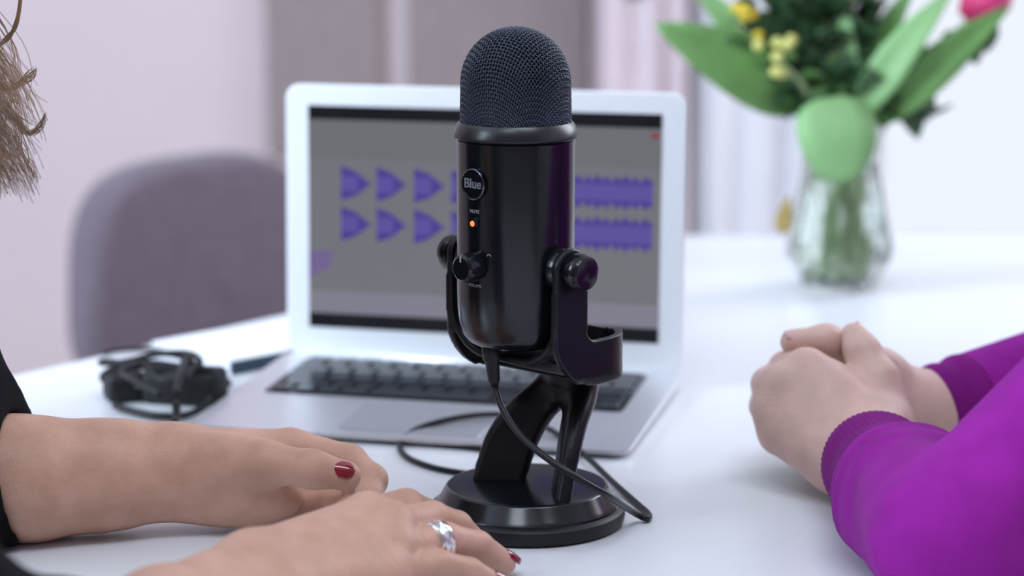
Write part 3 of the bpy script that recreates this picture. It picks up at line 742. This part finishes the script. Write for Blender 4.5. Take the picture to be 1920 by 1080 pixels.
# ------------------------------------------------------------------ people
def nail(name, c, along, normal, Ln, Wd, m, parent):
    a = along.normalized(); n = (normal-a*normal.dot(a)).normalized(); s_ = a.cross(n); v, f = [], []; nr, nc = 14, 12
    for i in range(nr+1):
        q = i/nr*2-1
        for j in range(nc+1):
            t = j/nc*2-1; wq = Wd*.5*(1-.35*max(0, q)**3)*(1-.12*(1-q)/2)
            al = Ln*.5*q*(1-.14*t*t)
            v.append(c+a*al+s_*(wq*t)+n*(-.0022*t*t*Wd/.01-.0006*q*q))
    for i in range(nr):
        for j in range(nc): b_ = i*(nc+1)+j; f.append((b_, b_+nc+1, b_+nc+2, b_+1))
    o = mesh(name, v, f, m, parent, True); md = o.modifiers.new('s', 'SOLIDIFY'); md.thickness = .0009; md.offset = 1; return o
def finger(s, js, rs, k=.0045):
    s.chain(list(zip([tuple(j) for j in js], rs)), k)
def head(s, c, fwd, scale=1.0):
    f = Vector(fwd).normalized(); z = Vector((0, 0, 1)); r = f.cross(z)
    R = [[f.x, r.x, z.x], [f.y, r.y, z.y], [f.z, r.z, z.z]]
    at = lambda a, b, d: tuple(Vector(c)+f*a+r*b+z*d)
    s.ell(at(-.012, 0, .028), (.094, .074, .085), R, .02); s.ell(at(.022, 0, -.035), (.066, .056, .078), R, .03)
    s.ell(at(.055, 0, -.088), (.022, .024, .018), R, .02); s.cap(at(.088, 0, .012), at(.106, 0, -.026), .008, .011, .012)
    s.ell(at(.083, 0, -.056), (.013, .024, .009), R, .008); s.ell(at(.080, 0, .03), (.018, .05, .012), R, .02)
    for q in (-1, 1): s.ell(at(-.005, q*.074, -.005), (.018, .008, .03), R, .006)
    return at, f, r

# ---- left person
lpn = empty('person', (-.62, 1.33, ZF)); tag(lpn, 'person in black top with wavy brown hair resting both hands on table', 'person')
lpn_loc = lpn.location.copy()
def un(parts, name, m, parent, loc):
    V, F = merge(parts); return np_mesh(name, V-np.array(loc), F, m, parent)
# far arm and hand (palm turned to the camera, thumb on top)
EL = Vector((-.365, 1.335, .046)); SHf = Vector((-.475, 1.475, .265))
s = SDF((-.47, 1.27, -.002), (-.055, 1.45, .125), .0015)
s.cap(EL, P(60, 898, 1.340), .041, .0355, .01); s.cap(P(60, 898, 1.340), P(215, 888, 1.352), .0355, .0315, .015)
wt, wb = P(325, 862, 1.362), P(325, 904, 1.356)
s.cap(P(190, 876, 1.352), wt, .026, .0205, .015); s.cap(P(190, 908, 1.346), wb, .026, .0205, .015)
idx, mid_, rng, pnk = P(545, 842, 1.388), P(560, 878, 1.390), P(558, 912, 1.384), P(540, 942, 1.372)
for a, b, rb in ((wt, idx, .0125), (wt.lerp(wb, .4), mid_, .013), (wt.lerp(wb, .7), rng, .0125), (wb, pnk, .0125)): s.cap(a, b, .0195, rb, .014)
s.ell(P(440, 880, 1.350), (.034, .017, .021), None, .014); s.ell(P(455, 940, 1.352), (.036, .014, .0155), None, .014)
finger(s, [idx, P(655, 866, 1.387), P(697, 900, 1.366), P(690, 940, 1.348)], [.0128, .0108, .0095, .0080])
finger(s, [mid_, P(652, 900, 1.380), P(686, 934, 1.352), P(655, 950, 1.335)], [.013, .0108, .0094, .0080])
finger(s, [rng, P(645, 922, 1.372), P(676, 946, 1.346), P(655, 962, 1.330)], [.0122, .0102, .0088, .0078])
finger(s, [pnk, P(618, 944, 1.362), P(652, 960, 1.340), P(638, 972, 1.326)], [.0112, .0090, .0080, .0072])
th = [P(400, 876, 1.352), P(500, 868, 1.340), P(586, 880, 1.334), P(650, 892, 1.336)]
finger(s, th, [.019, .0128, .0112, .0090], .006)
s.floor(); far = s.nets()
# near arm and hand (palm down)
ELn = Vector((-.238, .925, .037)); SHn = Vector((-.435, 1.12, .25))
s = SDF((-.30, .86, -.002), (.02, 1.34, .10), .0015)
wr = PZ(470, 1060, .042); wu = wr+Vector((.018, -.013, -.013))
s.cap(ELn, wr.lerp(ELn, .35)+Vector((0, 0, -.004)), .036, .027, .012)
s.cap(wr.lerp(ELn, .35)+Vector((-.003, .004, .000)), wr, .021, .0172, .016); s.cap(wr.lerp(ELn, .35)+Vector((.010, -.008, -.010)), wu, .022, .0190, .016)
i0, m0, r0, p0 = PZ(690, 968, .0465), PZ(735, 988, .0430), PZ(738, 1032, .0340), PZ(728, 1078, .0245)
for a, b, rb in ((wr, i0, .0125), (wr.lerp(wu, .35), m0, .0128), (wr.lerp(wu, .7), r0, .0122), (wu, p0, .0118)): s.cap(a, b, .0165, rb, .012)
s.ell(i0.lerp(wu, .45)-Vector((0, 0, .012)), (.036, .034, .014), None, .012)
for b in (i0, m0, r0, p0): s.ell(b+Vector((0, -.001, .002)), (.0115, .0115, .0112), None, .007)
def fin(a, tip, rs, h1=.010, h2=.0085):
    js = [a, a.lerp(tip, .47)+Vector((0, 0, h1)), a.lerp(tip, .76)+Vector((0, 0, h2)), tip]; finger(s, js, rs, .0025); return js
fin(i0, PZ(838, 1004, .0130), [.0115, .0098, .0088, .0076], .012, .010)
mj = fin(m0, PZ(893, 1020, .0125), [.0112, .0098, .0088, .0078])
rj = fin(r0, PZ(943, 1056, .0085), [.0108, .0096, .0087, .0078])
pj = fin(p0, PZ(926, 1096, .0080), [.0102, .0088, .0080, .0072], .008, .006)
finger(s, [wr+Vector((.014, -.002, -.014)), i0.lerp(wr, .55)-Vector((0, .006, .022)), i0-Vector((.012, .010, .030)), i0+Vector((.012, -.012, -.033))], [.0145, .0125, .0108, .0088], .007)
s.floor(); near = s.nets()
# torso, neck and head (coarse; joins the arms inside the sleeves)
s = SDF((-.92, 1.02, -.76), (-.20, 1.66, .60), .0085)
s.ell((-.60, 1.335, .13), (.105, .165, .19), None, .05); s.ell((-.69, 1.335, -.16), (.12, .16, .20), None, .06); s.ell((-.73, 1.335, -.36), (.15, .18, .13), None, .05)
s.cap((-.51, 1.335, .24), (-.44, 1.335, .36), .055, .05, .03); s.cap(SHf, EL, .055, .043, .03); s.cap(SHn, ELn, .055, .043, .03)
s.cap((-.52, 1.335, .255), SHf, .05, .055, .04); s.cap((-.52, 1.335, .255), SHn, .05, .055, .04)
HC = Vector((-.412, 1.335, .452)); atH, hf, hr = head(s, HC, (1, 0, -.12))
for yy in (1.24, 1.43): s.cap((-.73, yy, -.38), (-.34, yy, -.27), .082, .06, .03); s.cap((-.34, yy, -.27), (-.36, yy, -.70), .056, .038, .02); s.cap((-.37, yy, -.722), (-.26, yy, -.724), .03, .026, .02)
tor = s.nets()
un([far, near, tor], 'body', M_skin, lpn, lpn_loc)
tN = Vector((.05, -.78, .62)).normalized(); nail('nail', th[2].lerp(th[3], .93)+tN*.0106-lpn_loc, th[3]-th[2], tN, .0135, .0120, M_nail, lpn)
for js, nr in ((mj, .0080), (rj, .0080), (pj, .0074)):
    a = (js[3]-js[2]).normalized(); sd = a.cross(Vector((0, 0, 1))); up = sd.cross(a).normalized()
    up = (up+Vector((0, -.45, 0))).normalized(); up = (up-a*up.dot(a)).normalized()
    nail('nail', js[3]+up*(nr+.0007)+a*.0018-lpn_loc, a, up, .0138, .0116, M_nail, lpn)
# ring: several interlaced silver bands
ax = (rj[1]-rj[0]).normalized(); rc_ = rj[0].lerp(rj[1], .80); sd = ax.cross(Vector((0, 0, 1))).normalized(); up = sd.cross(ax)
rg = empty('finger_ring', rc_-lpn_loc); rg.parent = lpn; rg['label'] = 'silver ring of interlaced bands'
for k in range(6):
    pth = []
    for i in range(48):
        a = 2*math.pi*i/48; R_ = .0104+.0006*math.sin(3*a+k*1.1)
        pth.append(sd*(R_*math.cos(a))+up*(R_*math.sin(a))+ax*((k-2.5)*.0017+.0014*math.sin(2*a+k*1.9)))
    tube('band', pth, .0013, M_silver, rg, 6, True)
vb, fb = [], []
for i in range(40):
    a = 2*math.pi*i/40; q_ = sd*math.cos(a)+up*math.sin(a)
    for (r_, t_) in ((.0097, -.0050), (.0104, -.0050), (.0106, 0), (.0104, .0050), (.0097, .0050)): vb.append(q_*r_+ax*t_)
for i in range(40):
    for k in range(4): fb.append((i*5+k, ((i+1) % 40)*5+k, ((i+1) % 40)*5+k+1, i*5+k+1))
mesh('inner_band', vb, fb, M_silver, rg, True)
# black top
def shell(outer, inner, cuts):
    g_ = np.maximum(outer.g, -inner.g)
    return g_
def sleeve(lo, hi, h, oc, ic, cut_p, cut_n, extra=None):
    a = SDF(lo, hi, h); b = SDF(lo, hi, h)
    for q in oc: a.cap(*q)
    for q in ic: b.cap(*q)
    sl, (X, Y, Z) = a.sub((-9, -9, -9), (9, 9, 9)); n = Vector(cut_n).normalized()
    cut = (X-cut_p[0])*n.x+(Y-cut_p[1])*n.y+(Z-cut_p[2])*n.z
    wr_ = extra(X, Y, Z) if extra else 0
    g_ = np.maximum(a.g+wr_, cut); ins = np.minimum(-b.g, cut+.03); a.g = np.maximum(g_, ins).astype(np.float32); a.floor(.0005); return a.nets()
wf1 = P(60, 898, 1.34)
fa_s = sleeve((-.62, 1.26, -.003), (-.26, 1.56, .34), .003, [(SHf, EL+Vector((.018, 0, .006)), .070, .056, .03), (EL+Vector((.012, 0, .004)), wf1, .054, .043, .03)], [(EL, wf1, .040, .0375, .01), (wf1, wf1+Vector((.06, 0, 0)), .0375, .0375, .01)],
              wf1+Vector((-.004, 0, .0)), (1, -.1, .16), lambda X, Y, Z: .0016*np.sin(Z*90+X*40))
wn1 = wr.lerp(ELn, .62)
na_s = sleeve((-.62, .82, -.003), (-.12, 1.28, .34), .003, [(SHn, ELn, .070, .054, .03), (ELn, wn1, .052, .043, .03)], [(ELn, wn1, .040, .036, .01), (wn1, wr, .036, .03, .01)],
              wn1, tuple((wr-ELn).normalized()), lambda X, Y, Z: .0016*np.sin(Z*90+X*40))
s = SDF((-.93, 1.0, -.52), (-.34, 1.68, .36), .0085)
s.ell((-.60, 1.335, .13), (.120, .185, .195), None, .05); s.ell((-.69, 1.335, -.16), (.135, .18, .21), None, .06); s.ell((-.73, 1.335, -.34), (.16, .19, .13), None, .05)
s.cap((-.53, 1.335, .235), SHf, .062, .070, .04); s.cap((-.53, 1.335, .235), SHn, .062, .070, .04)
un([fa_s, na_s, s.nets()], 'black_top', M_cloth, lpn, lpn_loc)
def trousers(parent, loc, sx, x0, x1, ys):
    s = SDF((min(x0, x1)-.22*1, ys[0]-.14, -.74), (max(x0, x1)+.22, ys[1]+.14, -.16), .0085)
    ym = (ys[0]+ys[1])/2; s.ell((x0, ym, -.37), (.165, .195, .135), None, .05)
    for yy in ys: s.cap((x0, yy, -.38), (x1, yy, -.27), .092, .070, .03); s.cap((x1, yy, -.27), (x1-.02*sx, yy, -.66), .066, .056, .02)
    un([s.nets()], 'trousers', M_jean, parent, loc)
M_jean = mat('dark_denim', (.03, .04, .07), .85, var=.25, scale=90)
trousers(lpn, lpn_loc, 1, -.73, -.34, (1.24, 1.43))
# face
def face(parent, loc, at, f, r, lip=True):
    for q in (-1, 1):
        for nm, rad, m, dx in (('eye', .0125, M_eye, .064), ('iris', .0082, M_iris, .0700)):
            bm = bmesh.new(); bmesh.ops.create_icosphere(bm, subdivisions=3, radius=rad); e = from_bm(nm, bm, m, parent, True); e.location = Vector(at(dx, q*.032, .008))-loc
        v, f_ = tube_data([Vector(at(.086-.010*abs(t-.35), q*(.014+.036*t), .026+.006*math.sin(t*3)))-loc for t in [i/8 for i in range(9)]], .003, 6); mesh('eyebrow', v, f_, M_hair2, parent, True)
    v, f_ = tube_data([Vector(at(.0945-.012*t*t, .022*t, -.056))-loc for t in [i/5-1 for i in range(11)]], [.001+.003*(1-abs(i/5-1)) for i in range(11)], 8); mesh('mouth', v, f_, M_lip, parent, True)
face(lpn, lpn_loc, atH, hf, hr)
# hair: cap and many wavy locks
hm = Multi(); rnd = random.Random(3)
def lock(p0, p1, wav, r, ph, n=22, bulge=Vector((0, 0, 0))):
    pth = []; rr = []
    for i in range(n+1):
        t = i/n; p = p0.lerp(p1, t)+bulge*math.sin(math.pi*t)
        p = p+Vector((math.sin(ph+t*11)*wav*t, math.cos(ph*1.3+t*9)*wav*t, 0)); pth.append(p-lpn_loc); rr.append(r*(1-.8*t*t)+.00012)
    hm.add(tube_data(pth, rr, 5))
for i in range(1500):                              # hair falling on both sides of the face and over the shoulders
    side = rnd.choice((-1, 1)); bk_ = rnd.random() < .4; a = rnd.uniform(-.6, 1.45); fx = rnd.uniform(-.105, .050)
    p0 = HC+Vector((fx-.03, side*.088*math.sin(max(.05, a)), .040+.096*math.cos(max(.05, a)))) if a > 0 else HC+Vector((fx-.03, side*.088, rnd.uniform(-.02, .04)))
    p1 = Vector((p0.x+rnd.uniform(-.05, .03)-.01, 1.335+side*rnd.uniform(.085, .125), rnd.uniform(.20, .32)))
    lock(p0, p1, rnd.uniform(.006, .014), rnd.uniform(.0007, .0014), rnd.uniform(0, 6.28), 14, bulge=Vector((0, side*.045, .015)))
for i in range(46):                                # the locks hanging forward at the picture's edge
    uu = rnd.gauss(6, 18); vv = rnd.uniform(175, 372); uu = min(uu, 50-.28*abs(vv-262)); sd_ = rnd.choice((-1, 1)); yd = 1.335+sd_*rnd.uniform(.035, .075)
    p1 = P(uu, vv, yd); p0 = HC+Vector((rnd.uniform(-.02, .045), sd_*.076, rnd.uniform(-.01, .05)))
    wv, ph, bl = rnd.uniform(.007, .015), rnd.uniform(0, 6.28), Vector((rnd.uniform(-.020, .004), sd_*.02, 0))
    for k in range(15):
        j = lambda s_: Vector((rnd.uniform(-s_, s_), rnd.uniform(-s_, s_), rnd.uniform(-s_, s_)))
        lock(p0+j(.004), p1+j(.0085), wv*rnd.uniform(.8, 1.2), rnd.uniform(.00016, .00034), ph+rnd.uniform(-.35, .35), 26, bl+j(.003))
def free(pts, r):
    p = catmull([P(*q) for q in pts], 8); hm.add(tube_data([x-lpn_loc for x in p], [r*(1-.85*(i/len(p))**2) for i in range(len(p))], 5))
for k in range(26):
    j = lambda s_: rnd.uniform(-s_, s_)
    free([(38+j(3), -40, 1.35), (38+j(3), 5+j(3), 1.35), (30+j(3), 45+j(4), 1.35), (14+j(4), 72+j(4), 1.35), (-20, 98+j(5), 1.35)], .0004)
    free([(-15, 130+j(10), 1.35), (5+j(3), 165+j(6), 1.35), (30+j(5), 160+j(6), 1.35), (55+j(8), 142+j(9), 1.35), (66+j(6), 130+j(8), 1.35)], .0003)
    free([(10+j(8), 200+j(15), 1.35), (38+j(6), 238+j(8), 1.35), (58+j(5), 250+j(6), 1.35), (76+j(6), 238+j(6), 1.35), (86+j(3), 215+j(8), 1.35)], .00022)
    free([(30+j(12), 250+j(20), 1.35), (44+j(10), 290+j(10), 1.35), (60+j(10), 320+j(14), 1.35), (66+j(14), 345+j(16), 1.35)], .00018)
hr_o = hm.build('hair', M_hair, lpn); hr_o['kind'] = 'stuff'
s = SDF((-.58, 1.19, .22), (-.26, 1.48, .62), .006)
s.ell(tuple(HC+Vector((-.028, 0, .038))), (.098, .088, .094), None, .02); s.ell(tuple(HC+Vector((-.065, 0, -.04))), (.06, .085, .10), None, .03)
for q in (-1, 1): s.ell(tuple(HC+Vector((-.045, q*.078, -.06))), (.065, .026, .13), None, .03)
un([s.nets()], 'hair_cap', M_hair, lpn, lpn_loc)

# ---- right person
rp = empty('person', (.66, 1.50, ZF)); tag(rp, 'person in purple sweater with clasped hands on the table', 'person'); rp_loc = rp.location.copy()
Wn = P(1632, 862, 1.408); En = Vector((.238, 1.170, .0475)); Sn = Vector((.480, 1.315, .212))
Wf = P(1742, 778, 1.542); Ef = Vector((.47, 1.625, .05)); Sf = Vector((.50, 1.665, .235))
s = SDF((.13, 1.36, -.002), (.42, 1.62, .125), .0015)
# near (left) hand: back of the hand to the camera
s.cap(Wn.lerp(En, .3), Wn, .028, .0255, .012)
wA, wB = P(1650, 812, 1.442), P(1572, 862, 1.424)
s.cap(Wn, wA, .024, .020, .014); s.cap(Wn, wB, .024, .019, .014)
ii, mm, rr_, kk = P(1512, 692, 1.466), P(1468, 722, 1.461), P(1450, 768, 1.456), P(1460, 815, 1.450)
for a, b, rb in ((wA, ii, .0140), (wA.lerp(wB, .35), mm, .0140), (wA.lerp(wB, .7), rr_, .0135), (wB, kk, .0128)): s.cap(a, b, .020, rb, .014)
s.ell(P(1545, 780, 1.468), (.036, .02, .036), None, .012)
finger(s, [ii, P(1474, 690, 1.505), P(1528, 698, 1.532), P(1575, 705, 1.530)], [.0132, .0112, .0100, .0085])
finger(s, [mm, P(1441, 720, 1.500), P(1490, 728, 1.532), P(1545, 735, 1.535)], [.0132, .0112, .0100, .0085])
finger(s, [rr_, P(1436, 762, 1.494), P(1480, 770, 1.525), P(1535, 775, 1.532)], [.0126, .0106, .0095, .0082])
finger(s, [kk, P(1446, 802, 1.482), P(1480, 808, 1.510), P(1525, 812, 1.520)], [.0118, .0096, .0086, .0078])
tn = [P(1660, 785, 1.458), P(1646, 715, 1.470), P(1617, 660, 1.484), P(1601, 630, 1.494)]; finger(s, tn, [.019, .0140, .0112, .0092], .008)
s.floor(); nearh = s.nets()
s = SDF((.13, 1.40, -.002), (.50, 1.66, .125), .0015)
s.cap(Ef, Wf, .034, .0255, .01)
pa, pb = P(1640, 715, 1.530), P(1640, 770, 1.525)
s.cap(Wf, pa, .0255, .021, .014); s.cap(Wf, pb, .0255, .022, .014)
s.ell(P(1570, 745, 1.505), (.030, .016, .030), None, .012); s.cap(pa, P(1560, 710, 1.505), .02, .014, .012); s.cap(pb, P(1560, 790, 1.50), .02, .013, .012)
for v_, r_ in ((712, .0115), (740, .0115), (768, .011), (796, .0095)):
    finger(s, [P(1560, v_, 1.508), P(1505, v_-2, 1.500), P(1500, v_+2, 1.480), P(1545, v_+4, 1.482)], [.0125, r_, r_*.92, r_*.8])
tf = [P(1655, 705, 1.526), P(1608, 662, 1.514), P(1549, 641, 1.503), P(1487, 641, 1.497)]; finger(s, tf, [.017, .0125, .0112, .0088], .007)
s.floor(); farh = s.nets()
s = SDF((.20, 1.20, -.76), (1.02, 1.80, .62), .0085)
s.ell((.665, 1.50, .11), (.105, .165, .19), None, .05); s.ell((.745, 1.50, -.16), (.12, .16, .20), None, .06); s.ell((.79, 1.50, -.36), (.15, .18, .13), None, .05)
s.cap((.56, 1.50, .22), (.525, 1.50, .35), .055, .05, .03)
s.cap((.57, 1.50, .235), Sn, .05, .05, .04); s.cap((.57, 1.50, .235), Sf, .05, .05, .04); s.cap(Sf, Ef, .05, .04, .03)
HR = Vector((.51, 1.50, .445)); atR, rf, rr2 = head(s, HR, (-1, 0, -.12))
for yy in (1.41, 1.59): s.cap((.79, yy, -.38), (.42, yy, -.27), .082, .06, .03); s.cap((.42, yy, -.27), (.44, yy, -.70), .056, .038, .02); s.cap((.45, yy, -.722), (.34, yy, -.724), .03, .026, .02)
un([nearh, farh, s.nets()], 'body', M_skin2, rp, rp_loc)
face(rp, rp_loc, atR, rf, rr2); trousers(rp, rp_loc, -1, .79, .42, (1.41, 1.59))
nail('nail', tn[3]+Vector((.0, -.0015, .0085))-rp_loc+Vector((.006, .0, -.002)), tn[3]-tn[2], Vector((.75, -.2, .6)), .011, .010, M_nailn, rp)
nail('nail', tf[3]+Vector((-.001, -.004, .0078))-rp_loc, tf[3]-tf[2], Vector((0, -.45, .9)), .011, .010, M_nailn, rp)
# sweater: sleeves with ribbed cuffs, torso
def folds(X, Y, Z):
    t = ((X-Wn.x)*(En.x-Wn.x)+(Y-Wn.y)*(En.y-Wn.y))/((En-Wn).xy.length**2)
    return (.0014*np.sin(t*62+X*30+Z*25)*np.exp(-((t-.40)/.14)**2) + .0020*np.sin(X*62-Z*95+Y*25)*np.exp(-((t-.75)/.35)**2)).astype(np.float32)
dW = (Wn-En).normalized(); cufN = dW*1.0; cuf0 = Wn-dW*.010
seam = Wn-dW*.086
ns = sleeve((.17, 1.10, -.003), (.56, 1.47, .33), .0024, [(seam+dW*.014, seam-dW*.03, .0366, .0395, .02), (seam-dW*.03, En, .0395, .046, .02), (En+Vector((.004, 0, -.001)), Sn, .0475, .060, .010)], [(Wn, En, .028, .035, .01)], seam+dW*.004, tuple(cufN), folds)
def cuffmesh(c0, c1, r0, r1, n=180, rows=16, tilt=Vector((0, 0, 0)), amp=.0005):
    ax_ = (c1-c0).normalized(); s_ = ax_.cross(Vector((0, 0, 1))).normalized(); u_ = s_.cross(ax_); V_, F_ = [], []
    prf = [(0, r0-.0045), (-.0015, r0-.0025), (-.0010, r0-.0006)]+[(t/rows, None) for t in range(rows+1)]
    L_ = (c1-c0).length
    for (t, r_) in prf:
        if r_ is None: r_ = r0+(r1-r0)*t+.0012*math.sin(t*9.5); d_ = t*L_+.001
        else: d_ = t
        for i in range(n):
            a = 2*math.pi*i/n; rb = r_+amp*(1 if i % 3 == 0 else (-1 if i % 3 == 1 else 0))*.7
            off = s_*math.cos(a)+u_*math.sin(a); V_.append(c0+ax_*(d_+off.dot(tilt))+off*rb)
    for j in range(len(prf)-1):
        for i in range(n): k_ = (i+1) % n; F_.append((j*n+i, j*n+k_, (j+1)*n+k_, (j+1)*n+i))
    return np.array([tuple(v) for v in V_]), np.array(F_)
cA = cuffmesh(cuf0, seam-dW*.006, .0335, .0374, tilt=Vector((.0, 0, 0)))
dF = (Wf-Ef).normalized(); seamF = Wf-dF*.030
fs_ = sleeve((.26, 1.48, -.003), (.60, 1.74, .33), .003, [(seamF, Ef, .036, .048, .02), (Ef, Sf, .05, .066, .03)], [(Wf, Ef, .027, .032, .01)], seamF, tuple(dF))
cB = cuffmesh(Wf-dF*.004, seamF-dF*.004, .0325, .0360, rows=10)
s = SDF((.38, 1.20, -.52), (1.0, 1.80, .34), .0085)
s.ell((.665, 1.50, .11), (.120, .185, .195), None, .05); s.ell((.745, 1.50, -.16), (.135, .18, .21), None, .06); s.ell((.79, 1.50, -.34), (.16, .19, .13), None, .05)
s.cap((.575, 1.50, .215), Sn, .062, .066, .04); s.cap((.575, 1.50, .215), Sf, .062, .066, .04)
un([ns, fs_, s.nets()], 'sweater', M_purp, rp, rp_loc)
sx_ = dW.cross(Vector((0, 0, 1))).normalized(); sz_ = sx_.cross(dW)
for k in range(3):
    tube('seam_stitch', [seam+dW*(.006-.0045*k)+(sx_*math.cos(a)+sz_*math.sin(a))*(.0372+.0009*k+.0004*math.sin(a*5+k))-rp_loc for a in [2*math.pi*i/90 for i in range(90)]], .0009, M_cuff, rp, 6, True)
un([cA], 'cuff', M_cuff, rp, rp_loc); un([cB], 'cuff', M_cuff, rp, rp_loc)
s = SDF((.38, 1.38, .33), (.68, 1.62, .60), .006)
s.ell(tuple(HR+Vector((.028, 0, .038))), (.098, .086, .092), None, .02); s.ell(tuple(HR+Vector((.07, 0, -.04))), (.055, .075, .09), None, .03)
un([s.nets()], 'hair', M_hair2, rp, rp_loc)
